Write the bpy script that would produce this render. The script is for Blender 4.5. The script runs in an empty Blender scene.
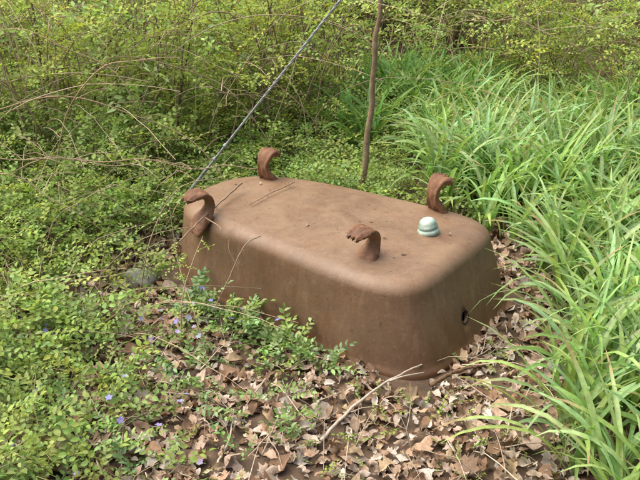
import bpy, math, numpy as np
from mathutils import Vector
rng=np.random.default_rng(7)
U=rng.uniform
sc=bpy.context.scene
# ---------------------------------------------------------------- helpers
def gh(x,y):
    x=np.asarray(x,float); y=np.asarray(y,float)
    g=.018*np.sin(1.7*x+.5)*np.cos(1.3*y+1)+.012*np.sin(4.1*x+2*y)+.006*np.sin(9*x-7*y)
    g=g+.03*np.clip(y-6,0,40)
    d=np.sqrt(x*x+(y-3.2)**2)
    return g*np.clip((d-.3)/1.0,.25,1)
def vnoise(x,y,f=1.0,s=0.0):
    return (np.sin(f*(1.3*x+.7*y)+s)+np.sin(f*(-.9*x+1.7*y)+2.1*s+1)+np.sin(f*(2.3*x-1.1*y)*1.3+s*.7+2)+np.sin(f*(.6*x+2.9*y)*1.7+4+s))/4
def mesh_obj(name,V,F,C=None,mat=None,parent=None,smooth=False):
    V=np.asarray(V,np.float32); F=np.asarray(F,np.int32)
    me=bpy.data.meshes.new(name); k=F.shape[1]
    me.vertices.add(len(V)); me.vertices.foreach_set('co',V.ravel())
    me.loops.add(F.size); me.loops.foreach_set('vertex_index',F.ravel())
    me.polygons.add(len(F)); me.polygons.foreach_set('loop_start',np.arange(0,F.size,k,dtype=np.int32))
    me.update(calc_edges=True)
    if C is not None:
        ca=me.color_attributes.new('col','FLOAT_COLOR','POINT')
        c4=np.ones((len(V),4),np.float32); c4[:,:3]=C; ca.data.foreach_set('color',c4.ravel())
    if smooth: me.polygons.foreach_set('use_smooth',np.ones(len(F),bool))
    ob=bpy.data.objects.new(name,me); sc.collection.objects.link(ob)
    if mat: me.materials.append(mat)
    if parent: ob.parent=parent
    return ob
def empty(name,loc=(0,0,0)):
    o=bpy.data.objects.new(name,None); o.empty_display_size=.1; sc.collection.objects.link(o); o.location=loc; return o
def join(parts):
    V=[];F=[];C=[];n=0
    for p in parts:
        V.append(p[0]);F.append(p[1]+n);C.append(p[2]);n+=len(p[0])
    return np.concatenate(V),np.concatenate(F),np.concatenate(C)
def rotm(az,el,roll):
    ca,sa=np.cos(az),np.sin(az); ce,se=np.cos(el),np.sin(el); cr,sr=np.cos(roll),np.sin(roll)
    z=np.zeros_like(ca); o=np.ones_like(ca)
    Rz=np.stack([ca,-sa,z,sa,ca,z,z,z,o],-1).reshape(-1,3,3)
    Ry=np.stack([ce,z,-se,z,o,z,se,z,ce],-1).reshape(-1,3,3)
    Rx=np.stack([o,z,z,z,cr,-sr,z,sr,cr],-1).reshape(-1,3,3)
    return Rz@Ry@Rx
def scatter(T,pos,R,s,col):
    TV,TF,TC=T; N=len(pos); m=len(TV)
    V=np.einsum('nij,mj->nmi',R,TV)*s[:,None,None]+pos[:,None,:]
    F=TF[None]+(np.arange(N)*m)[:,None,None]
    C=col[:,None,:]*TC[None]
    return V.reshape(-1,3),F.reshape(-1,3),C.reshape(-1,3)
def leafT(L=1,W=.5,segs=2,fold=.25,bend=.15,pk=.85):
    t=np.linspace(0,1,segs+2); hw=W*.5*np.sin(np.pi*t**pk)
    hw[0]=0;hw[-1]=0
    mid=np.stack([t*L,0*t,-bend*t*t*L],1)
    V=[mid[i] for i in range(len(t))]
    F=[];n=len(t)
    li={};ri={}
    for i in range(1,n-1):
        li[i]=len(V);V.append(mid[i]+[0,hw[i],fold*hw[i]])
        ri[i]=len(V);V.append(mid[i]+[0,-hw[i],fold*hw[i]])
    for i in range(n-1):
        for d,sg in((li,1),(ri,-1)):
            q=[i,i+1]+([d[i+1]] if i+1 in d else [])+([d[i]] if i in d else [])
            if sg<0:q=q[::-1]
            for k in range(1,len(q)-1):F.append([q[0],q[k],q[k+1]])
    V=np.array(V);return V,np.array(F),np.ones((len(V),3))
def place(T,p,az,el,roll,s,c=(1,1,1)):
    return scatter(T,np.array([p]),rotm(np.array([az]),np.array([el]),np.array([roll])),np.array([s]),np.array([c],float))
def sprayT(n=11,L=.2,leaf=.03,W=.55,segs=1,droop=.25,seed=0,stemc=(1.1,.75,.8),ang=1.0):
    r=np.random.default_rng(seed); parts=[]
    K=5; t=np.linspace(0,1,K); P=np.stack([t*L,.03*L*np.sin(5*t+seed),-droop*L*t*t],1)
    parts.append(tubes(P[None],np.linspace(.0018,.0007,K)[None],3,np.array([stemc])))
    lt=leafT(1,W,segs,.35,.15)
    for i in range(n):
        tt=(i+.6)/n; p=np.array([np.interp(tt,t,P[:,j]) for j in range(3)])
        side=1 if i%2 else -1
        if i==n-1: a=0
        else: a=side*(ang+r.uniform(-.3,.3))
        s=leaf*(1-.35*abs(tt-.5)*1.5)*r.uniform(.75,1.2); c=r.uniform(.8,1.2)
        parts.append(place(lt,p,a,r.uniform(-.5,.5),r.uniform(-.6,.6),s,(c,c,c*r.uniform(.8,1.1))))
    return join(parts)
def tubes(P,r,sides,col):
    P=np.asarray(P,float); N,K,_=P.shape
    T=np.gradient(P,axis=1); T/=np.linalg.norm(T,axis=2,keepdims=True)+1e-9
    ref=np.array([.31,.17,.93]); A=np.cross(T,ref); bad=np.linalg.norm(A,axis=2)<.15
    A[bad]=np.cross(T[bad],np.array([1,.1,0])); A/=np.linalg.norm(A,axis=2,keepdims=True)+1e-9
    B=np.cross(T,A); a=np.arange(sides)/sides*2*np.pi
    V=P[:,:,None,:]+r[:,:,None,None]*(np.cos(a)[None,None,:,None]*A[:,:,None,:]+np.sin(a)[None,None,:,None]*B[:,:,None,:])
    k,s=np.meshgrid(np.arange(K-1),np.arange(sides),indexing='ij')
    k=k.ravel();s=s.ravel();s2=(s+1)%sides
    a0=k*sides+s;a1=k*sides+s2;b0=a0+sides;b1=a1+sides
    F=np.concatenate([np.stack([a0,a1,b1],1),np.stack([a0,b1,b0],1)])
    F=F[None]+(np.arange(N)*K*sides)[:,None,None]
    C=np.repeat(col[:,None,:],K*sides,1)
    return V.reshape(-1,3),F.reshape(-1,3),C.reshape(-1,3)
def smoothpath(pts,n):
    pts=np.array(pts,float); m=len(pts); out=[]
    q=np.vstack([2*pts[0]-pts[1],pts,2*pts[-1]-pts[-2]])
    for t in np.linspace(0,m-1-1e-6,n):
        i=int(t);f=t-i;p0,p1,p2,p3=q[i],q[i+1],q[i+2],q[i+3]
        out.append(.5*((2*p1)+(-p0+p2)*f+(2*p0-5*p1+4*p2-p3)*f*f+(-p0+3*p1-3*p2+p3)*f**3))
    return np.array(out)
def straps(base,az,L,w,th0,curl,col,K=9,fold=.35):
    N=len(base); s=np.linspace(0,1,K)
    th=th0[:,None]-curl[:,None]*s[None]**1.6
    ds=L[:,None]/(K-1)
    dh=np.cos(th)*ds; dz=np.sin(th)*ds
    h=np.concatenate([np.zeros((N,1)),np.cumsum(dh[:,:-1],1)],1); z=np.concatenate([np.zeros((N,1)),np.cumsum(dz[:,:-1],1)],1)
    side_sw=(U(-1,1,N)[:,None])*(s[None]**2)*L[:,None]*.16
    ca,sa=np.cos(az)[:,None],np.sin(az)[:,None]
    P=np.stack([h*ca-side_sw*sa,h*sa+side_sw*ca,z],2)+base[:,None,:]
    prof=np.clip(np.sin(np.pi*(s*.86+.14))**.7,0,1)*np.where(s<.5,.85+.3*s,1); prof[-1]=.03
    hw=w[:,None]*.5*prof[None]
    tw=U(-.5,.5,N)[:,None]*s[None]*1.8
    side=np.stack([-sa*np.cos(tw),ca*np.cos(tw),np.sin(tw)],2)
    nrm=np.stack([-np.sin(th)*ca,-np.sin(th)*sa,np.cos(th)],2)
    Lf=P+side*hw[...,None]+nrm*(hw*fold)[...,None]; Rf=P-side*hw[...,None]+nrm*(hw*fold)[...,None]
    V=np.stack([Lf,P,Rf],2).reshape(N,K*3,3)
    k=np.arange(K-1)
    F=[]
    for a in(0,1):
        i0=k*3+a;i1=i0+1;j0=i0+3;j1=i1+3
        F+= [np.stack([i0,i1,j1],1),np.stack([i0,j1,j0],1)]
    F=np.concatenate(F)[None]+(np.arange(N)*K*3)[:,None,None]
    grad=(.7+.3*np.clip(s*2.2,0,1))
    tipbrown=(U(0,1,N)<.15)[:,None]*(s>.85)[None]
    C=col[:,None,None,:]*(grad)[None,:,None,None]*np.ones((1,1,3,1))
    C[tipbrown]=np.array([.36,.27,.12])
    C[:,:,1,:]*=np.array([1.1,1.12,1.2])
    return V.reshape(-1,3),F.reshape(-1,3),C.reshape(-1,3)
# ---------------------------------------------------------------- materials
def newmat(n):
    m=bpy.data.materials.new(n); m.use_nodes=True; nt=m.node_tree
    for x in list(nt.nodes): nt.nodes.remove(x)
    o=nt.nodes.new('ShaderNodeOutputMaterial'); return m,nt,o
def leafmat(n,trans=.35,rough=.5,spec=.35,tint=(1.25,1.2,.6),ns=55):
    m,nt,o=newmat(n); N=nt.nodes.new; L=nt.links.new
    a=N('ShaderNodeVertexColor'); a.layer_name='col'
    no=N('ShaderNodeTexNoise'); no.inputs['Scale'].default_value=ns
    tc=N('ShaderNodeTexCoord'); L(tc.outputs['Object'],no.inputs['Vector'])
    mr=N('ShaderNodeMapRange'); mr.inputs['From Min'].default_value=.25; mr.inputs['From Max'].default_value=.75; mr.inputs['To Min'].default_value=.78; mr.inputs['To Max'].default_value=1.22; L(no.outputs['Fac'],mr.inputs['Value'])
    mx=N('ShaderNodeVectorMath'); mx.operation='SCALE'; L(a.outputs['Color'],mx.inputs[0]); L(mr.outputs[0],mx.inputs['Scale'])
    p=N('ShaderNodeBsdfPrincipled'); L(mx.outputs[0],p.inputs['Base Color']); p.inputs['Roughness'].default_value=rough; p.inputs['Specular IOR Level'].default_value=spec
    if trans>0:
        t=N('ShaderNodeBsdfTranslucent'); v=N('ShaderNodeVectorMath'); v.operation='MULTIPLY'; v.inputs[1].default_value=tint
        L(mx.outputs[0],v.inputs[0]); L(v.outputs[0],t.inputs['Color'])
        ms=N('ShaderNodeMixShader'); ms.inputs[0].default_value=trans; L(p.outputs[0],ms.inputs[1]); L(t.outputs[0],ms.inputs[2]); L(ms.outputs[0],o.inputs['Surface'])
    else: L(p.outputs[0],o.inputs['Surface'])
    return m
M_leaf=leafmat('foliage_leaf',.38,.55,.3,(1.2,1.2,.75))
M_strap=leafmat('daylily_leaf',.34,.42,.4,(1.2,1.2,.75))
M_vinca=leafmat('periwinkle_leaf',.15,.38,.45)
M_dead=leafmat('dead_leaf',.12,.75,.2,(1,.9,.7),90)
M_petal=leafmat('petal',.3,.6,.2,(1,1,1))
M_twig=leafmat('twig_bark',0,.85,.2)
def rustmat(n,cols,scale=4,bump=.25,patch=True,rough=(.55,.8)):
    m,nt,o=newmat(n); N=nt.nodes.new; L=nt.links.new
    tc=N('ShaderNodeTexCoord')
    def noise(s,d=6,r=.6,vec=None,dist=0):
        x=N('ShaderNodeTexNoise'); x.inputs['Scale'].default_value=s; x.inputs['Detail'].default_value=d; x.inputs['Roughness'].default_value=r; x.inputs['Distortion'].default_value=dist
        L(vec if vec else tc.outputs['Object'],x.inputs['Vector']); return x
    n1=noise(scale,8,.62); cr=N('ShaderNodeValToRGB'); e=cr.color_ramp.elements
    e[0].position=.32;e[0].color=(*cols[0],1);e[1].position=.70;e[1].color=(*cols[2],1); q=e.new(.5);q.color=(*cols[1],1)
    L(n1.outputs['Fac'],cr.inputs['Fac']); last=cr.outputs['Color']
    def mix(fac,a,b,mode='MIX'):
        x=N('ShaderNodeMix'); x.data_type='RGBA'; x.blend_type=mode
        if isinstance(fac,float): x.inputs[0].default_value=fac
        else: L(fac,x.inputs[0])
        L(a,x.inputs[6])
        if isinstance(b,tuple): x.inputs[7].default_value=(*b,1)
        else: L(b,x.inputs[7])
        return x.outputs[2]
    def ramp(v,a,b,hi=1.0):
        r=N('ShaderNodeMapRange'); r.inputs['From Min'].default_value=a; r.inputs['From Max'].default_value=b; r.inputs['To Max'].default_value=hi; L(v,r.inputs['Value']); return r.outputs[0]
    n2=noise(70,5,.7)
    last=mix(ramp(n2.outputs['Fac'],.50,.72,.45),last,tuple(c*.75 for c in cols[0]))
    if patch:
        ge=N('ShaderNodeNewGeometry'); sn=N('ShaderNodeSeparateXYZ'); L(ge.outputs['Normal'],sn.inputs[0])
        n7=noise(4.5,7,.72,None,.6); mm=N('ShaderNodeMath'); mm.operation='MULTIPLY'; L(ramp(sn.outputs['Z'],.2,.95,.85),mm.inputs[0]); L(ramp(n7.outputs['Fac'],.33,.60),mm.inputs[1])
        last=mix(mm.outputs[0],last,(.275,.178,.108))
        mp=N('ShaderNodeMapping'); mp.inputs['Scale'].default_value=(13,13,1.6); L(tc.outputs['Object'],mp.inputs['Vector'])
        n4=noise(1.0,6,.65,mp.outputs[0],.3); wl=N('ShaderNodeMath'); wl.operation='MULTIPLY'; L(ramp(n4.outputs['Fac'],.47,.68,.5),wl.inputs[0]); L(ramp(sn.outputs['Z'],.8,.3),wl.inputs[1])
        last=mix(wl.outputs[0],last,(.12,.055,.025))
        n10=noise(1.7,6,.65,mp.outputs[0],.5); wl2=N('ShaderNodeMath'); wl2.operation='MULTIPLY'; L(ramp(n10.outputs['Fac'],.54,.72,.5),wl2.inputs[0]); L(ramp(sn.outputs['Z'],.8,.3),wl2.inputs[1])
        last=mix(wl2.outputs[0],last,(.27,.18,.11))
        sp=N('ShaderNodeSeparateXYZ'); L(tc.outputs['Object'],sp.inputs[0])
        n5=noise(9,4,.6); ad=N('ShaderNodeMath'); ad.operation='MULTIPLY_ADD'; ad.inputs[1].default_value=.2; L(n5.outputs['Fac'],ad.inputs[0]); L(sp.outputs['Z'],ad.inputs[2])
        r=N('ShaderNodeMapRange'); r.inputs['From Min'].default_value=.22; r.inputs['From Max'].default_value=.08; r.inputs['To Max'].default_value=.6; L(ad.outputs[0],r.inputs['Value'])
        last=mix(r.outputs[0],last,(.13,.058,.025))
        n6=noise(8,9,.80,None,.8); last=mix(ramp(n6.outputs['Fac'],.52,.60,.42),last,(.185,.085,.037))
        n9=noise(2.3,7,.75,None,1.2); last=mix(ramp(n9.outputs['Fac'],.50,.60,.35),last,(.13,.085,.055))
        n11=noise(24,8,.8,None,.3); last=mix(ramp(n11.outputs['Fac'],.56,.62,.35),last,(.30,.20,.125))
        n8=noise(120,2,.5); last=mix(ramp(n8.outputs['Fac'],.66,.74,.4),last,(.38,.29,.20))
        n12=noise(60,4,.6); last=mix(ramp(n12.outputs['Fac'],.64,.69,.6),last,(.07,.035,.02))
    p=N('ShaderNodeBsdfPrincipled'); L(last,p.inputs['Base Color']); p.inputs['Specular IOR Level'].default_value=.5
    rr=N('ShaderNodeMapRange'); rr.inputs['From Min'].default_value=.3; rr.inputs['From Max'].default_value=.7; rr.inputs['To Min'].default_value=rough[0]; rr.inputs['To Max'].default_value=rough[1]; L(n1.outputs['Fac'],rr.inputs['Value']); L(rr.outputs[0],p.inputs['Roughness'])
    b=N('ShaderNodeBump'); b.inputs['Strength'].default_value=bump; b.inputs['Distance'].default_value=.004; L(n2.outputs['Fac'],b.inputs['Height']); L(b.outputs[0],p.inputs['Normal'])
    L(p.outputs[0],o.inputs['Surface']); return m
M_rust=rustmat('rusted_cast_iron',[(.145,.080,.042),(.195,.112,.062),(.24,.145,.086)],3.0,.28,True,(.42,.66))
M_footrust=rustmat('rusted_foot_iron',[(.11,.045,.02),(.20,.092,.044),(.29,.16,.09)],16,.8,False,(.55,.85))
M_verd=rustmat('verdigris_brass',[(.22,.34,.28),(.42,.54,.46),(.68,.72,.63)],24,.4,False,(.3,.5))
M_dark=rustmat('dark_iron',[(.01,.008,.007),(.02,.015,.012),(.03,.02,.015)],20,.3,False)
M_galv=rustmat('galvanised_steel',[(.24,.25,.27),(.34,.36,.38),(.46,.47,.49)],30,.3,False,(.4,.6))
M_stone=rustmat('stone',[(.16,.16,.13),(.28,.28,.24),(.42,.42,.38)],12,.8,False,(.8,.95))
M_bark=rustmat('sapling_bark',[(.18,.12,.07),(.29,.20,.125),(.40,.31,.21)],18,.8,False,(.8,.95))
M_ground=rustmat('forest_soil',[(.05,.032,.02),(.11,.072,.046),(.19,.13,.085)],9,1.0,False,(.85,1))
# ---------------------------------------------------------------- ground
g=np.linspace(-1,1,220); gx=np.sinh(g*6.2)/np.sinh(6.2)*300; gy=gx+3
X,Y=np.meshgrid(gx,gy); Z=gh(X,np.minimum(Y,9)); V=np.stack([X,Y,Z],-1).reshape(-1,3)
i,j=np.meshgrid(np.arange(219),np.arange(219)); a=(j*220+i).ravel()
mesh_obj('ground',V,np.stack([a,a+1,a+221,a+220],1),None,M_ground,smooth=True)
# ---------------------------------------------------------------- bathtub
E=np.array([.815,-.58]); S=np.array([.58,.815]); O=np.array([.02,3.285])
Eo=np.array([.871,-.491]); So=np.array([.491,.871])
tub=empty('clawfoot_bathtub')
def T2W(u,s,z): p=O+E*u+S*s; return np.array([p[0],p[1],z])
def T2Wo(u,s,z): p=O+Eo*u+So*s; return np.array([p[0],p[1],z])
prof=[(-.035,-.004,0),(-.03,-.014,0),(-.01,-.018,0),(.008,-.018,0),(.020,-.014,0),(.028,-.007,0),(.04,-.002,0),(.06,.002,0),(.12,.010,0),(.18,.019,0),(.24,.028,0),(.285,.036,0)]
r=.064
for q in np.linspace(.1,1,12): 
    aa=q*math.pi/2; prof.append((.302+r*math.sin(aa),.038,r*1.25*(1-math.cos(aa))))
NF=12
NA=220; ang=np.arange(NA)/NA*2*np.pi
def ring(z,iw,fi,k=1.0):
    c,s_=np.cos(ang),np.sin(ang)
    w=.5+.5*c
    n=3.2+1.9*w
    hl=np.where(c>0,.742-(iw*2.1 if iw>0 else iw)-fi,.735-(iw*.8 if iw>0 else iw)-fi)*k
    rr=(np.abs(c)**n+np.abs(s_)**n)**(-1/n)
    u=rr*c*hl; hw=(.404+.085*u/max(k,.3)*1.0-iw*.6-fi)*k
    v=rr*s_*hw+.012
    z=z+.003*np.sin(6*u+2)+.002*np.sin(11*v+u*5)-.010*np.clip(-u,0,1)*(z>.2)
    p=O+u[:,None]*E+v[:,None]*S
    return np.column_stack([p,np.broadcast_to(z,u.shape)])
rings=[ring(z,i_,f_) for z,i_,f_ in prof]
zt,it,ft=prof[-1]
for k in (.96,.92,.85,.75,.62,.48,.33,.18,.06): rings.append(ring(zt+.012*(1-k*k)**.8,it,ft,k))
outer=np.concatenate(rings)
inner_r=[ring(z-(.009 if j_>NF-2 else 0),i_*1.0,f_+.014) for j_,(z,i_,f_) in enumerate(prof)]
for k in (.93,.75,.48,.18,.06): inner_r.append(ring(zt-.009+.010*(1-k*k),it,ft+.014,k))
inner=np.concatenate(inner_r)
F=[];no=len(rings);ni=len(inner_r);off=len(outer)
for a_ in range(no-1):
    for b_ in range(NA):
        c_=(b_+1)%NA; F.append((a_*NA+b_,a_*NA+c_,(a_+1)*NA+c_,(a_+1)*NA+b_))
for a_ in range(ni-1):
    for b_ in range(NA):
        c_=(b_+1)%NA; F.append((off+a_*NA+c_,off+a_*NA+b_,off+(a_+1)*NA+b_,off+(a_+1)*NA+c_))
for b_ in range(NA):
    c_=(b_+1)%NA; F.append((c_,b_,off+b_,off+c_))
F.append(tuple((no-1)*NA+b_ for b_ in range(NA))); F.append(tuple(off+(ni-1)*NA+b_ for b_ in range(NA-1,-1,-1)))
me=bpy.data.meshes.new('tub_shell'); me.from_pydata(np.concatenate([outer,inner]).tolist(),[],F); me.materials.append(M_rust)
for p in me.polygons: p.use_smooth=True
shell=bpy.data.objects.new('tub_shell',me); sc.collection.objects.link(shell); shell.parent=tub
import bmesh
bm=bmesh.new(); bmesh.ops.create_cone(bm,cap_ends=True,segments=24,radius1=.024,radius2=.024,depth=.3)
mc=bpy.data.meshes.new('c'); bm.to_mesh(mc); bm.free()
cut=bpy.data.objects.new('c',mc); sc.collection.objects.link(cut)
HU=.716; HS=-.06; HZ=.13
cut.rotation_euler=Vector((E[0],E[1],0)).to_track_quat('Z','Y').to_euler(); cut.location=T2W(HU,HS,HZ)
md=shell.modifiers.new('b','BOOLEAN'); md.object=cut; md.operation='DIFFERENCE'; md.solver='EXACT'
bpy.context.view_layer.update()
dg=bpy.context.evaluated_depsgraph_get(); nm=bpy.data.meshes.new_from_object(shell.evaluated_get(dg)); shell.modifiers.clear(); shell.data=nm; nm.name='tub_shell'
bpy.data.objects.remove(cut)
def rev(name,prof,loc,mat,axis=(0,0,1),seg=32,wob=0,parent=tub,scale=1):
    q=Vector(axis).to_track_quat('Z','Y').to_matrix(); q=np.array(q)
    a=np.arange(seg)/seg*2*np.pi; V=[];F=[]
    for rr,z in prof:
        w=1+wob*np.sin(3*a+z*90)
        V.append(np.stack([rr*w*np.cos(a),rr*w*np.sin(a),z+0*a],1))
    V=np.concatenate(V)*scale@q.T+np.array(loc)
    for i in range(len(prof)-1):
        for j in range(seg):
            k=(j+1)%seg;F.append((i*seg+j,i*seg+k,(i+1)*seg+k,(i+1)*seg+j))
    return mesh_obj(name,V,F,None,mat,parent,True)
rev('tap_hole_ring',[(.024,-.008),(.0245,.003),(.029,.004),(.032,.0),(.032,-.010)],T2W(HU,HS,HZ),M_dark,(E[0],E[1],.3))
dz=.378
rev('drain_fitting',[(.0,-.012),(.043,-.012),(.045,.0),(.044,.008),(.040,.011),(.037,.013),(.037,.018),(.040,.020),(.040,.026),(.037,.029),(.036,.038),(.032,.048),(.024,.054),(.012,.056),(.0,.0565)],T2Wo(.462,.05,dz-.004),M_verd,(-.16,.03,1),wob=.03)
# claw feet
def foot(name,u,s,z,d,seed,hs=1.0,ov=1.0):
    K=[(.070,-.056,.052,.008),(.052,-.024,.060,.014),(.034,.000,.058,.018),(.014,.020,.048,.019),(-.002,.042,.037,.018),(-.010,.064,.031,.016),(-.007,.086,.033,.015),(.006,.104,.041,.015),(.028,.115,.047,.016),(.052,.117,.048,.015),(.074,.113,.045,.013),(.092,.106,.040,.009),(.100,.100,.035,.005)]
    P=smoothpath(K,60); P[:,0]=np.where(P[:,1]>.05,np.where(P[:,0]>0,P[:,0]*ov,P[:,0]),P[:,0]); n=48; a=np.arange(n)/n*2*np.pi; rs=np.random.default_rng(seed)
    d=np.array(d,float); d/=np.linalg.norm(d); lat=np.array([-d[1],d[0]])
    tn=np.gradient(P[:,:2],axis=0); tn/=np.linalg.norm(tn,axis=1,keepdims=True)
    V=[];ph=rs.uniform(0,6,6)
    for i,(o_,zz,hw,ht) in enumerate(P):
        nx,nz=-tn[i,1],tn[i,0]
        ca,sa=np.cos(a),np.sin(a); q=np.sign(ca)*np.abs(ca)**.7; w=q*hw
        toe=np.clip((i-38)/10,0,1)
        h=np.sign(sa)*np.abs(sa)**.8*ht
        h=h*(1+toe*.35*np.cos(q*math.pi*3.0)+(1-toe)*.15*np.cos(q*math.pi*2+.3))+ .45*ht*q*q*(1-toe)
        oo=o_+nx*h; z2=zz+nz*h
        ext=toe*.008*np.cos(q*math.pi*3)*np.clip((i-50)/8,0,1); oo=oo+tn[i,0]*ext; z2=z2+tn[i,1]*ext
        jag=.0008*np.sin(i*.7+ph[0]+4*q)+.0006*np.sin(i*1.5+ph[1]-7*q)
        xy=np.outer(oo+jag,d)+np.outer(w*(1+.02*np.sin(i*.5+ph[2])),lat)
        V.append(np.column_stack([xy,(z2+jag)*hs]))
    V=np.concatenate(V)+T2Wo(u,s,z); F=[]
    for i in range(59):
        for j in range(n):
            k=(j+1)%n;F.append((i*n+j,i*n+k,(i+1)*n+k,(i+1)*n+j))
    ob=mesh_obj(name,V,F,None,M_footrust,tub,True)
    bm=bmesh.new(); bm.from_mesh(ob.data); bmesh.ops.holes_fill(bm,edges=[e for e in bm.edges if e.is_boundary]); bm.to_mesh(ob.data); bm.free()
foot('claw_foot_1',-.445,-.245,.352,(-.86,-.51),1,1.0,.95); foot('claw_foot_2',-.47,.26,.352,(.66,.75),2,1.15,.75)
foot('claw_foot_3',.345,-.25,.362,(-.80,-.60),3,.98,.95); foot('claw_foot_4',.39,.29,.358,(.82,.57),4,1.22,.75)
# ---------------------------------------------------------------- guy wire + sapling
gw=empty('guy_wire')
A=np.array([-.607,4.1,.265]); D=np.array([.70,-.2,.911]); ax=D/np.linalg.norm(D)
t=np.linspace(0,1,700); L_=7.0
e1=np.cross(ax,[0,0,1]);e1/=np.linalg.norm(e1);e2=np.cross(ax,e1)
for k in range(3):
    ph=t*L_*2*np.pi/.13+k*2.094
    P=A+ax*.03+np.outer(t*L_,ax)+.0030*(np.outer(np.cos(ph),e1)+np.outer(np.sin(ph),e2))
    v,f,c=tubes(P[None],np.full((1,700),.0038),6,np.array([[1,1,1.]])); mesh_obj('strand_%d'%(k+1),v,f,None,M_galv,gw,True)
P=smoothpath([A+ax*.03,A+ax*.1+e1*.010,A+ax*.4+e1*.009,A+ax*.52+e1*.012],20); v,f,c=tubes(P[None],np.full((1,20),.0045),6,np.array([[1,1,1.]])); mesh_obj('tail',v,f,None,M_galv,gw,True)
v,f,c=tubes(np.array([A-ax*.45,A-ax*.2,A-ax*.02])[None],np.full((1,3),.009),10,np.array([[1,1,1.]])); mesh_obj('anchor_rod',v,f,None,M_galv,gw,True)
aa=np.linspace(0,2*np.pi,25); P=A+ax*.012+.026*(np.outer(np.cos(aa),ax)+np.outer(np.sin(aa),e1))
v,f,c=tubes(P[None],np.full((1,25),.007),8,np.array([[1,1,1.]])); mesh_obj('eye',v,f,None,M_galv,gw,True)
for q in(.10,.20): rev('clamp',[(0,-.009),(.010,-.009),(.012,0),(.010,.009),(0,.009)],A+ax*q+e1*.004,M_galv,tuple(ax),parent=gw)
sap=empty('sapling_tree')
sp=smoothpath([(.235,4.27,-.05),(.245,4.27,.25),(.275,4.29,.6),(.285,4.28,.9),(.315,4.3,1.2),(.35,4.34,1.9),(.42,4.4,2.6),(.45,4.45,3.4)],60)
sp[:,0]+=.004*np.sin(np.arange(60)*.9)
v,f,c=tubes(sp[None],np.linspace(.019,.007,60)[None],12,np.array([[1,1,1.]])); mesh_obj('trunk',v,f,None,M_bark,sap,True)
# ---------------------------------------------------------------- foliage colours
def gcol(n,base,var=.25,dark=None):
    c=np.array(base)[None]*(1+U(-var,var,(n,1))); c=c*np.stack([1+U(-.18,.18,n),1+U(-.06,.06,n),1+U(-.3,.3,n)],1); return np.clip(c,.003,1)
YG=(.43,.54,.14); MG=(.28,.42,.12)
SP=[sprayT(12,.20,.033,.55,1,.3,s_) for s_ in range(4)]
SB=[sprayT(9,.24,.055,.5,2,.35,s_+60,(.8,.7,.6)) for s_ in range(3)]
def canes(n,bx,by,H,R,K=12,az=None):
    t=np.linspace(0,1,K)[None]; az=U(0,2*np.pi,n) if az is None else az
    rr=R[:,None]*(t*.35+t*t*.65); zz=H[:,None]*(1.25*np.sin(np.minimum(t*1.9,2.6))*.82)
    wob=.03*np.sin(t*9+U(0,6,n)[:,None])*np.minimum(1,H[:,None]*2)
    x=bx[:,None]+np.cos(az)[:,None]*rr+wob; y=by[:,None]+np.sin(az)[:,None]*rr-wob
    return np.stack([x,y,zz+gh(bx,by)[:,None]],2)
def foliage_on(P,per,sprays,colf,scl=(.7,1.3),tmin=.15,rad=.10,elr=(-.5,.6),keepf=None):
    n,K,_=P.shape; m=n*per; ci=np.repeat(np.arange(n),per); tt=U(tmin,1,m)*(K-1.001); i0=tt.astype(int); f=(tt-i0)[:,None]
    p=P[ci,i0]*(1-f)+P[ci,i0+1]*f; p=p+rng.normal(0,rad,(m,3))*[1,1,.7]
    keep=p[:,2]>gh(p[:,0],p[:,1])+.02
    if keepf is not None: keep&=keepf(p)
    p=p[keep]; m=len(p)
    R=rotm(U(0,2*np.pi,m),U(*elr,m),U(-.8,.8,m)); s=U(*scl,m); c=colf(p); parts=[]
    w=rng.integers(0,len(sprays),m)
    for k in range(len(sprays)):
        q=w==k
        if q.any(): parts.append(scatter(sprays[k],p[q],R[q],s[q],c[q]))
    return join(parts)
# --- shrub thicket
th=empty('shrub_thicket')
def yfront(x): return np.interp(x,[-5,-2.2,-1.2,-.6,.1,.35,1.2,1.6,2.6,5],[3.9,4.2,4.5,4.9,5.15,6.3,6.4,5.5,4.9,4.6])
nb=120; cx=U(-4.8,4.8,nb); dy=U(0,1,nb)**1.6*4.2; cy=yfront(cx)+.35+dy; ch=U(.7,1.2,nb)+dy*.14
per=12; ci=np.repeat(np.arange(nb),per); n=len(ci)
bx=cx[ci]+rng.normal(0,.16,n); by=cy[ci]+rng.normal(0,.16,n); H=ch[ci]*U(.4,1.25,n); R=U(.25,.95,n)
P=canes(n,bx,by,H,R)
bt=U(.0,1,nb)**.7
def colth(p):
    m=len(p); d=(p[:,None,0]-cx[None])**2+(p[:,None,1]-cy[None])**2; ib=np.argmin(d,1)
    k=np.clip(bt[ib]+.35*vnoise(p[:,0],p[:,1]+p[:,2]*1.5,3,1),0,1)[:,None]
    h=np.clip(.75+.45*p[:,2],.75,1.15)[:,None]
    br_=1-.25*np.clip((p[:,0]-.1)/.6,0,1)*np.clip((p[:,1]-6.4)/.8,0,1)  # understory shade put into the leaf colour, towards the back right
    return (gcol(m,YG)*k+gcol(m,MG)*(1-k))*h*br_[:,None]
gap=lambda p: (vnoise(p[:,0]*1.0,p[:,1]*.6+p[:,2]*1.4,3.2,9)>-.60+.45*((p[:,0]>.2)&(p[:,0]<2.6)&(p[:,1]>6.3)))
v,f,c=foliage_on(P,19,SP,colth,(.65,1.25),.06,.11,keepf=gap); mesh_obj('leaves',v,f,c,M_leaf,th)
tc_=np.array([[.30,.22,.145]])*U(.5,1.5,(n,1))
v,f,c=tubes(P,np.linspace(.006,.0016,12)[None]*U(.6,1.4,(n,1)),4,tc_); mesh_obj('stems',v,f,c,M_twig,th)
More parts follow.
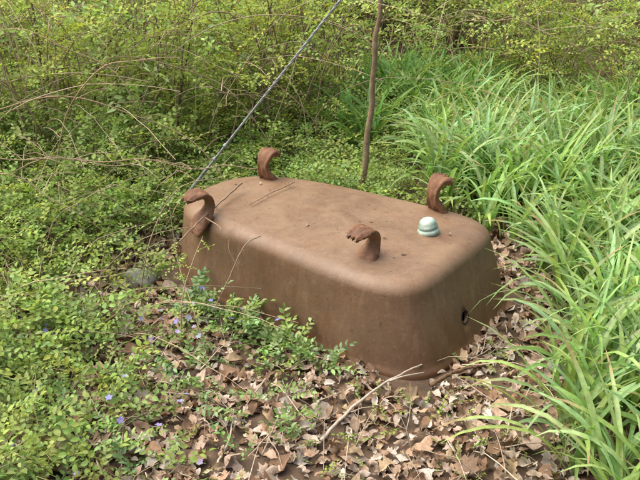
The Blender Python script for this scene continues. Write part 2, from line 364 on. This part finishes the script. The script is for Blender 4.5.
n=210; bx=U(-4.5,4.5,n); by=yfront(bx)+.1+U(0,2.0,n); k=(vnoise(bx,by,1.6,4)>-.1)|((bx>1.5)&(bx<3.2)); bx=bx[k];by=by[k];n=len(bx); P=canes(n,bx,by,U(.4,1.2,n),U(.2,.8,n))
v,f,c=foliage_on(P,10,SB,lambda p:gcol(len(p),(.38,.51,.18)),(.6,1.1),.25,.06); mesh_obj('broad_leaves',v,f,c,M_leaf,th)
n=520; bx=U(-9,9,n); by=U(9.0,13,n); P=canes(n,bx,by,U(1.2,2.6,n),U(.4,1.2,n))
v,f,c=foliage_on(P,10,SB,lambda p:gcol(len(p),(.19,.25,.07)),(1.2,2.2),.0,.2); mesh_obj('far_leaves',v,f,c,M_leaf,th)  # dark leaf colour stands in for shade on the far shrubs
n=460; bx=np.concatenate([U(-4,5,n//2),U(-3,-.2,n-n//2)]); by=yfront(bx)+U(-.25,2.6,n); P=canes(n,bx,by,U(.5,1.4,n),U(.5,1.7,n),16)
P+=np.cumsum(rng.normal(0,.006,P.shape),1)
v,f,c=tubes(P,np.linspace(.0042,.0013,16)[None]*U(.6,1.3,(n,1)),4,np.array([[.50,.40,.28]])*U(.5,1.3,(n,1))); mesh_obj('dead_canes',v,f,c,M_twig,th)
# --- arching brambles
arcs=[[(.1,5.0,.05),(-.2,5,.45),(-.72,5,.79),(-1.3,4.9,.74),(-1.75,4.8,.4)],
 [(-.2,4.7,.0),(-.5,4.75,.5),(-1.0,4.7,.72),(-1.6,4.6,.66),(-2.2,4.5,.3)],
 [(-2.3,4.2,.1),(-1.8,4.15,.55),(-1.2,4.2,.62),(-.7,4.25,.38),(-.45,4.2,.1)],
 [(-2.0,3.9,.05),(-1.5,3.9,.36),(-1.0,3.85,.42),(-.6,3.8,.40),(-.3,3.75,.42)],
 [(-2.4,3.6,.3),(-1.7,3.7,.48),(-1.1,3.75,.44),(-.62,3.7,.46)],
 [(-1.4,4.0,0),(-1.3,3.95,.5),(-1.05,3.9,.85),(-.7,3.9,.9),(-.45,4.0,.7)],
 [(-1.9,3.5,0),(-1.7,3.45,.4),(-1.35,3.4,.5),(-1.0,3.4,.25)],
 [(1.9,5.3,.1),(1.7,5.2,.6),(1.2,5.2,.85),(.8,5.3,.8)],
 [(-1.6,4.3,0),(-1.5,4.2,.4),(-1.55,4.1,.7),(-1.9,4.0,.85),(-2.3,4,.8)],
 [(-.9,4.5,0),(-.95,4.4,.4),(-1.1,4.3,.75),(-1.5,4.3,.95),(-1.9,4.4,.9)]]
br=empty('bramble_canes'); parts=[]
for a_ in arcs:
    P=smoothpath(a_,30); P+=.012*np.sin(np.arange(30)[:,None]*.8+U(0,6,3)); parts.append(tubes(P[None],np.linspace(.0045,.0018,30)[None],5,np.array([[.44,.32,.21]])*U(.7,1.2)))
    for q in range(9):
        i_=rng.integers(4,29); b0=P[i_]; d=rng.normal(0,1,3); d[2]=abs(d[2])*.3-.1; d/=np.linalg.norm(d); l=U(.1,.3)
        Q=smoothpath([b0,b0+d*l*.5+[0,0,.01],b0+d*l-[0,0,.02]],6); parts.append(tubes(Q[None],np.linspace(.0022,.0009,6)[None],4,np.array([[.42,.32,.22]])*U(.7,1.2)))
# loose bare twigs standing out of the low growth
n=150; bx=U(-2.3,-.75,n); by=U(2.7,4.6,n); H=U(.12,.42,n)*(.6+.4*np.clip(by-2.8,0,1)); P=canes(n,bx,by,H,U(.15,.8,n),12); P+=np.cumsum(rng.normal(0,.005,P.shape),1)
parts.append(tubes(P,np.linspace(.0028,.0010,12)[None]*U(.6,1.3,(n,1)),4,np.array([[.48,.37,.25]])*U(.5,1.25,(n,1))))
v,f,c=join(parts); mesh_obj('canes',v,f,c,M_twig,br)
# --- weeds left
def in_tub(x,y,m=.0):
    d=np.stack([x,y],1)-O; u=d@E; s=d@S; return (np.abs(u)<.76+m)&(np.abs(s-.01)<.415+.085*u+m)
lw=empty('low_shrub_layer')
SW=[sprayT(9,.15,.030,.62,2,.2,s_+20,(.9,.8,.7),.95) for s_ in range(4)]
n=4300; x=U(-3.2,.4,n); y=U(1.7,4.9,n)
edge=-.62-.10*(y-2.4)+.24*vnoise(x,y,3,2)+.14*vnoise(x,y,9,2); front=np.clip((edge-x)/.35,-.15,1)
dens=np.where(y>3.9,1.0,np.clip(front+.12,0,1)); dens*=np.where((vnoise(x,y,5,5)<-.12)&(y<3.3),.2,1)
k=(U(0,1,n)<dens)&(~in_tub(x,y,.06)); x=x[k];y=y[k];n=len(x)
H=.05+.16*np.clip((-x-.6)/1.2,0,1)+.12*np.clip(y-3.2,0,1)*(x<-.8)+.12*np.clip(vnoise(x,y,4,8),0,1)
H=H*U(.6,1.6,n)
P=canes(n,x,y,H,U(.04,.18,n),6)
def colw(p):
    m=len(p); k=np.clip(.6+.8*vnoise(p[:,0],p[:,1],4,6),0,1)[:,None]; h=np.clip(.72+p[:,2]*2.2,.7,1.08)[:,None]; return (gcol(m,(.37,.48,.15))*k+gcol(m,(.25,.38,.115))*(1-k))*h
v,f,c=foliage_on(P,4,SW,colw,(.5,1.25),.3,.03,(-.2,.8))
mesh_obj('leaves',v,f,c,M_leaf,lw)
v,f,c=tubes(P,np.linspace(.0025,.001,6)[None]*np.ones((n,1)),3,np.array([[.32,.26,.15]])*U(.6,1.2,(n,1))); mesh_obj('stems',v,f,c,M_twig,lw)
n=2300; x=U(-2.5,2.0,n); y=U(4.0,6.8,n); k=~in_tub(x,y,.05); x=x[k];y=y[k];n=len(x)
P=canes(n,x,y,U(.05,.14,n)+.16*np.clip(y-4.5,0,1)*U(.3,1,n),U(.04,.2,n),6)
v,f,c=foliage_on(P,3,SW,colw,(.6,1.2),.3,.04,(-.2,.8)); mesh_obj('herb_leaves',v,f,c,M_leaf,lw)
# --- daylilies
dl=empty('daylily_bed')
def lil_edge(y): return np.interp(y,[1.2,2.0,2.35,2.65,3.0,3.3,3.7,4.2,5,6],[1.05,.80,.75,.82,.93,1.0,.88,.62,.55,.6])
n=1500; x=U(.4,3.8,n); y=U(1.3,5.9,n); k=(x>lil_edge(y)+U(-.04,.10,n))&~in_tub(x,y,.05); x=x[k];y=y[k];n=len(x)
per=9; ci=np.repeat(np.arange(n),per); m=len(ci)
fan=U(0,np.pi,n)[ci]; az=fan+np.where(U(0,1,m)<.5,0,np.pi)+rng.normal(0,.5,m)
base=np.stack([x[ci]+rng.normal(0,.020,m),y[ci]+rng.normal(0,.020,m),np.zeros(m)],1); base[:,2]=gh(base[:,0],base[:,1])-.01
L=U(.28,.60,m)*(1+.2*vnoise(x,y,2,3))[ci]; cv=(1+.22*vnoise(x,y,3,1))[ci][:,None]
c=gcol(m,(.32,.47,.165),.28)*cv
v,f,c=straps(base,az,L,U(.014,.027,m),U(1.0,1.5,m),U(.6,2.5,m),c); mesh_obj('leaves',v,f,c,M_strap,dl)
m=500; k=rng.integers(0,n,m); base=np.stack([x[k],y[k],gh(x[k],y[k])+.01],1)
v,f,c=straps(base,U(0,6.28,m),U(.2,.4,m),U(.008,.016,m),U(.3,.9,m),U(.8,2,m),gcol(m,(.44,.36,.21))); mesh_obj('withered_leaves',v,f,c,M_dead,dl)
ir=empty('wild_lily_clump')
n=85; x=np.concatenate([U(.35,1.3,n),U(.1,.5,8)]); y=np.concatenate([U(5.7,6.6,n),U(5.1,5.4,8)]); n=len(x); ci=np.repeat(np.arange(n),8); m=len(ci)
base=np.stack([x[ci]+rng.normal(0,.03,m),y[ci]+rng.normal(0,.03,m),np.zeros(m)],1); base[:,2]=gh(base[:,0],base[:,1])
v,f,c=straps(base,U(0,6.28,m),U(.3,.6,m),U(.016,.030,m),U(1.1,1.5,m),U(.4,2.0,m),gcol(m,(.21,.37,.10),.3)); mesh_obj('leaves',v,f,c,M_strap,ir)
# --- leaf litter
def lobed(kind,seed):
    r=np.random.default_rng(seed)
    if kind=='oak': pts=[(0,.02),(.10,.05),(.16,.17),(.24,.12),(.32,.14),(.40,.27),(.50,.16),(.58,.17),(.68,.28),(.76,.16),(.84,.17),(.93,.08),(1,0)]
    elif kind=='maple': pts=[(0,.02),(.02,.22),(-.03,.34),(.16,.33),(.30,.50),(.40,.40),(.46,.44),(.55,.25),(.70,.26),(.74,.14),(.86,.14),(1,0)]
    else: pts=[(0,.01),(.08,.09),(.18,.18),(.3,.24),(.42,.27),(.55,.27),(.68,.23),(.8,.16),(.9,.08),(1,0)]
    pts=np.array(pts); n=len(pts)
    up=pts+np.column_stack([r.uniform(-.02,.02,n),r.uniform(-.035,.035,n)]); dn=pts*[1,-1]+np.column_stack([r.uniform(-.02,.02,n),r.uniform(-.035,.035,n)])
    mid=np.column_stack([np.clip(pts[:,0],0,1),0*pts[:,0]])
    V=np.concatenate([up,mid,dn])
    b1,b2,b3,ph=r.uniform(-.9,.9),r.uniform(.2,2.0),r.uniform(-.8,.8),r.uniform(0,6)
    z=b1*(V[:,0]-.5)**2+b2*V[:,1]**2*1.8+.07*np.sin(V[:,0]*9+ph+V[:,1]*6)+b3*V[:,0]*V[:,1]
    V=np.column_stack([V[:,0]-.5,V[:,1]*r.uniform(.7,1),z]); F=[]
    for i in range(n-1):
        F+=[[n+i,n+i+1,i+1],[n+i,i+1,i],[2*n+i,2*n+i+1,n+i+1],[2*n+i,n+i+1,n+i]]
    C=np.ones((3*n,3)); C[n:2*n]*=.78; C[:n]*=r.uniform(.85,1.1); C[2*n:]*=r.uniform(.85,1.1)
    return V,np.array(F),C
kinds=['oak','oval','oval','oval','oak','maple','oval','oak','oval','oval','oval','oak']
LT=[lobed(k_,i_+1) for i_,k_ in enumerate(kinds)]
pal=np.array([(.54,.39,.28),(.46,.31,.21),(.66,.54,.44),(.27,.165,.10),(.60,.46,.36),(.37,.23,.145),(.72,.63,.54),(.50,.37,.23)])
n=17500; x=U(-2.4,1.6,n); y=U(1.2,4.3,n); k=~in_tub(x,y,-.0); k&=(x>-1.4)|(U(0,1,n)<.4); x=x[k];y=y[k];n=len(x)
pos=np.stack([x,y,gh(x,y)+U(.002,.035,n)],1); s=rng.lognormal(math.log(.045),.38,n).clip(.018,.10); R=rotm(U(0,6.28,n),rng.normal(0,.36,n),rng.normal(0,.45,n)+np.where(U(0,1,n)<.35,np.pi,0))
col=pal[rng.integers(0,len(pal),n)]*U(.65,1.15,(n,1)); w=rng.integers(0,len(LT),n)
v,f,c=join([scatter(LT[q],pos[w==q],R[w==q],s[w==q],col[w==q]) for q in range(len(LT))]); mesh_obj('dead_leaf_litter',v,f,c,M_dead)
n=110; uu=U(-.55,.55,n); ss=U(-.28,.30,n); pp=O+np.outer(uu,E)+np.outer(ss,S); pos=np.column_stack([pp,np.full(n,.379)-.010*np.clip(-uu,0,1)-.010*(np.maximum(abs(uu)/.58,abs(ss)/.32))**3])
s=np.where(U(0,1,n)<.08,U(.018,.03,n),U(.004,.011,n)); R=rotm(U(0,6.28,n),rng.normal(0,.1,n),rng.normal(0,.1,n)); v,f,c=scatter(LT[2],pos,R,s,pal[rng.integers(0,len(pal),n)]*U(.3,.9,(n,1))); mesh_obj('leaf_debris',v,f,c,M_dead)
n=340; x=U(-1.2,1.0,n);y=U(1.5,3.0,n);k=~in_tub(x,y,.03);x=x[k];y=y[k];n=len(x); a=U(0,6.28,n); l=U(.05,.28,n); t=np.linspace(-.5,.5,5)[None]
P=np.stack([x[:,None]+np.cos(a)[:,None]*l[:,None]*t,y[:,None]+np.sin(a)[:,None]*l[:,None]*t+.01*np.sin(t*8),gh(x,y)[:,None]+.03+.02*np.cos(t*3)+U(-.04,.04,n)[:,None]*t],2)
v,f,c=tubes(P,np.linspace(.0022,.001,5)[None]*U(.6,1.5,(n,1)),4,np.array([[.50,.41,.31]])*U(.4,1.3,(n,1))); mesh_obj('fallen_twigs',v,f,c,M_twig)
# --- periwinkle
pv=empty('periwinkle_patch')
VT=[sprayT(12,.15,.036,.5,2,.15,s_+40,(.9,.9,.6),.9) for s_ in range(3)]
def vin(n,ulo,uhi,slo,shi):
    u=U(ulo,uhi,n);s=U(slo,shi,n);p=O+np.outer(u,E)+np.outer(s,S);return p
p=np.concatenate([vin(58,-.42,.05,-.54,-.45),vin(40,0,.42,-.58,-.49),vin(22,-.35,.35,-.66,-.5),np.stack([U(-1.3,-.4,150),U(1.8,2.9,150)],1),np.stack([U(-.5,.0,30),U(2.1,2.8,30)],1)])
n=len(p); pos=np.column_stack([p,gh(p[:,0],p[:,1])+U(.02,.07,n)]); pos[:58,2]+=U(0,.05,58)
R=rotm(U(0,6.28,n),U(-.1,.8,n),U(-.5,.5,n)); s=U(.6,1.0,n); col=gcol(n,(.20,.32,.10),.4); w=rng.integers(0,3,n)
v,f,c=join([scatter(VT[q],pos[w==q],R[w==q],s[w==q],col[w==q]) for q in range(3)]); mesh_obj('leaves',v,f,c,M_vinca,pv)
pt=leafT(1,.7,2,.1,.1,1.3); fl=join([place(pt,(0,0,0),k_*2*np.pi/5,.25,0,1) for k_ in range(5)])
fp=np.concatenate([np.stack([U(-1.4,-.3,40),U(1.8,3.0,40)],1),vin(6,-.3,.2,-.6,-.48)]); n=len(fp)
pos=np.column_stack([fp,gh(fp[:,0],fp[:,1])+U(.09,.15,n)]); v,f,c=scatter(fl,pos,rotm(U(0,6.28,n),U(-.6,.3,n),U(-.5,.9,n)),U(.011,.016,n),gcol(n,(.40,.36,.66),.15)); mesh_obj('flowers',v,f,c,M_petal,pv)
n=230; x=U(-.7,.8,n);y=U(1.6,2.9,n);k=~in_tub(x,y,.02);x=x[k];y=y[k];n=len(x)
pos=np.stack([x,y,gh(x,y)+U(.01,.05,n)],1); v,f,c=scatter(SW[0],pos,rotm(U(0,6.28,n),U(0,.9,n),U(-.5,.5,n)),U(.3,.6,n),gcol(n,(.32,.44,.13),.3)); mesh_obj('seedlings',v,f,c,M_leaf)
# --- individual sticks
def stick(name,pts,r0,r1,col,subs=()):
    P=smoothpath(pts,24); P[1:-1]+=rng.normal(0,r0*.25,(22,3)); parts=[tubes(P[None],np.linspace(r0,r1,24)[None],8,np.array([col]))]
    for q in subs:
        Q=smoothpath(q,12); parts.append(tubes(Q[None],np.linspace(r0*.6,r1*.6,12)[None],6,np.array([col])))
    v,f,c=join(parts); return mesh_obj(name,v,f,c,M_twig)
stick('fallen_branch',[(-.36,3.56,.41),(-.42,3.42,.395),(-.5,3.2,.385),(-.57,3.03,.36)],.005,.003,(.30,.22,.15),[[(-.45,3.34,.39),(-.50,3.42,.40),(-.56,3.44,.45)],[(-.49,3.22,.385),(-.42,3.12,.39),(-.40,3.05,.40)]])
stick('fallen_branch',[(-.12,3.62,.39),(-.22,3.5,.385),(-.31,3.36,.385)],.003,.0015,(.28,.2,.14))
stick('fallen_branch',[(-.24,3.02,.39),(-.30,2.97,.37),(-.37,2.90,.24),(-.43,2.87,.12)],.0028,.0016,(.34,.26,.18),[[(-.33,2.93,.30),(-.36,2.95,.36),(-.36,2.97,.40)]])
stick('fallen_branch',[(.0,2.2,.02),(.12,2.36,.045),(.25,2.5,.05),(.38,2.60,.055)],.0065,.003,(.50,.42,.34),[[(.25,2.5,.05),(.30,2.50,.07),(.38,2.54,.06)]])
stick('fallen_branch',[(.40,2.50,.03),(.50,2.57,.045),(.62,2.62,.04)],.009,.005,(.16,.10,.06))
stick('fallen_branch',[(-.33,2.08,.02),(-.30,2.2,.03),(-.30,2.36,.03)],.004,.002,(.5,.43,.33))
vine=empty('wild_rose_shoot')
def shoot(pts,nn):
    P=smoothpath(pts,26); v,f,c=tubes(P[None],np.linspace(.0035,.0015,26)[None],5,np.array([[.40,.33,.20]])); mesh_obj('stem',v,f,c,M_twig,vine)
    pp=P[rng.integers(4,26,nn)]; v,f,c=scatter(SW[1],pp,rotm(U(0,6.28,nn),U(-.2,.8,nn),U(-.5,.5,nn)),U(.35,.6,nn),gcol(nn,(.36,.5,.14))); mesh_obj('leaves',v,f,c,M_leaf,vine)
shoot([(-.44,2.74,.0),(-.50,2.85,.14),(-.576,3.0,.29),(-.604,3.05,.555)],12)
shoot([(-.55,2.78,.0),(-.54,2.84,.2),(-.50,2.9,.33),(-.46,2.95,.42)],10)
shoot([(-.80,3.2,.0),(-.72,3.2,.3),(-.60,3.25,.50),(-.42,3.35,.52)],9)
def stone(loc,r,seed):
    bm=bmesh.new(); bmesh.ops.create_icosphere(bm,subdivisions=4,radius=1); rr=np.random.default_rng(seed); ph=rr.uniform(0,6,6)
    for v in bm.verts:
        x,y,z=v.co; d=1+.16*math.sin(2.3*x+ph[0]+y)+.12*math.sin(3.1*y+ph[1]+z*2)+.06*math.sin(7*x+ph[2]+5*z); v.co=Vector((x*r[0]*d,y*r[1]*d,z*r[2]*d))+Vector(loc)
    me=bpy.data.meshes.new('stone'); bm.to_mesh(me); bm.free(); me.materials.append(M_stone)
    for p in me.polygons:p.use_smooth=True
    o=bpy.data.objects.new('stone',me); sc.collection.objects.link(o)
stone((-.80,3.33,.03),(.085,.055,.045),1); stone((.92,2.62,.02),(.07,.05,.04),2)
P=sp[30:]; parts=[];tips=[]
for q in range(16):
    b=P[rng.integers(0,30)]; a=U(0,6.28); l=U(.3,.7); Q=smoothpath([b,b+np.array([math.cos(a)*l*.5,math.sin(a)*l*.5,l*.35]),b+np.array([math.cos(a)*l,math.sin(a)*l,l*.5])],8)
    if Q[:,2].min()<1.5: continue
    parts.append(tubes(Q[None],np.linspace(.005,.0015,8)[None],5,np.array([[.2,.14,.09]]))); tips.append(Q)
v,f,c=join(parts); mesh_obj('limbs',v,f,c,M_twig,sap)
v,f,c=foliage_on(np.array(tips),12,SP,lambda p:gcol(len(p),YG),(.7,1.1),.3,.06); mesh_obj('crown',v,f,c,M_leaf,sap)
# ---------------------------------------------------------------- light
wd=bpy.data.worlds.new('World'); sc.world=wd; wd.use_nodes=True; nt=wd.node_tree; bg=nt.nodes['Background']
EL=math.radians(62); AZ=math.radians(-80)
sk=nt.nodes.new('ShaderNodeTexSky'); sk.sky_type='NISHITA'; sk.sun_disc=False; sk.sun_elevation=EL; sk.sun_rotation=AZ; sk.air_density=1.0; sk.dust_density=6.0; sk.ozone_density=.6
nt.links.new(sk.outputs[0],bg.inputs[0]); bg.inputs[1].default_value=.15
sl=bpy.data.lights.new('sun','SUN'); sl.energy=5.0; sl.angle=math.radians(75); sl.color=(1,.95,.85)
so=bpy.data.objects.new('sun',sl); sc.collection.objects.link(so)
dirv=Vector((math.sin(AZ)*math.cos(EL),math.cos(AZ)*math.cos(EL),math.sin(EL)))
so.rotation_euler=dirv.to_track_quat('Z','Y').to_euler()
sc.view_settings.view_transform='Standard'; sc.view_settings.look='None'; sc.view_settings.exposure=0
cam=bpy.data.cameras.new('camera'); co=bpy.data.objects.new('camera',cam); sc.collection.objects.link(co)
co.location=(0,0,1.78); co.rotation_euler=(math.radians(65),0,0); cam.sensor_width=36; cam.lens=46.5; cam.clip_end=1000; sc.camera=co
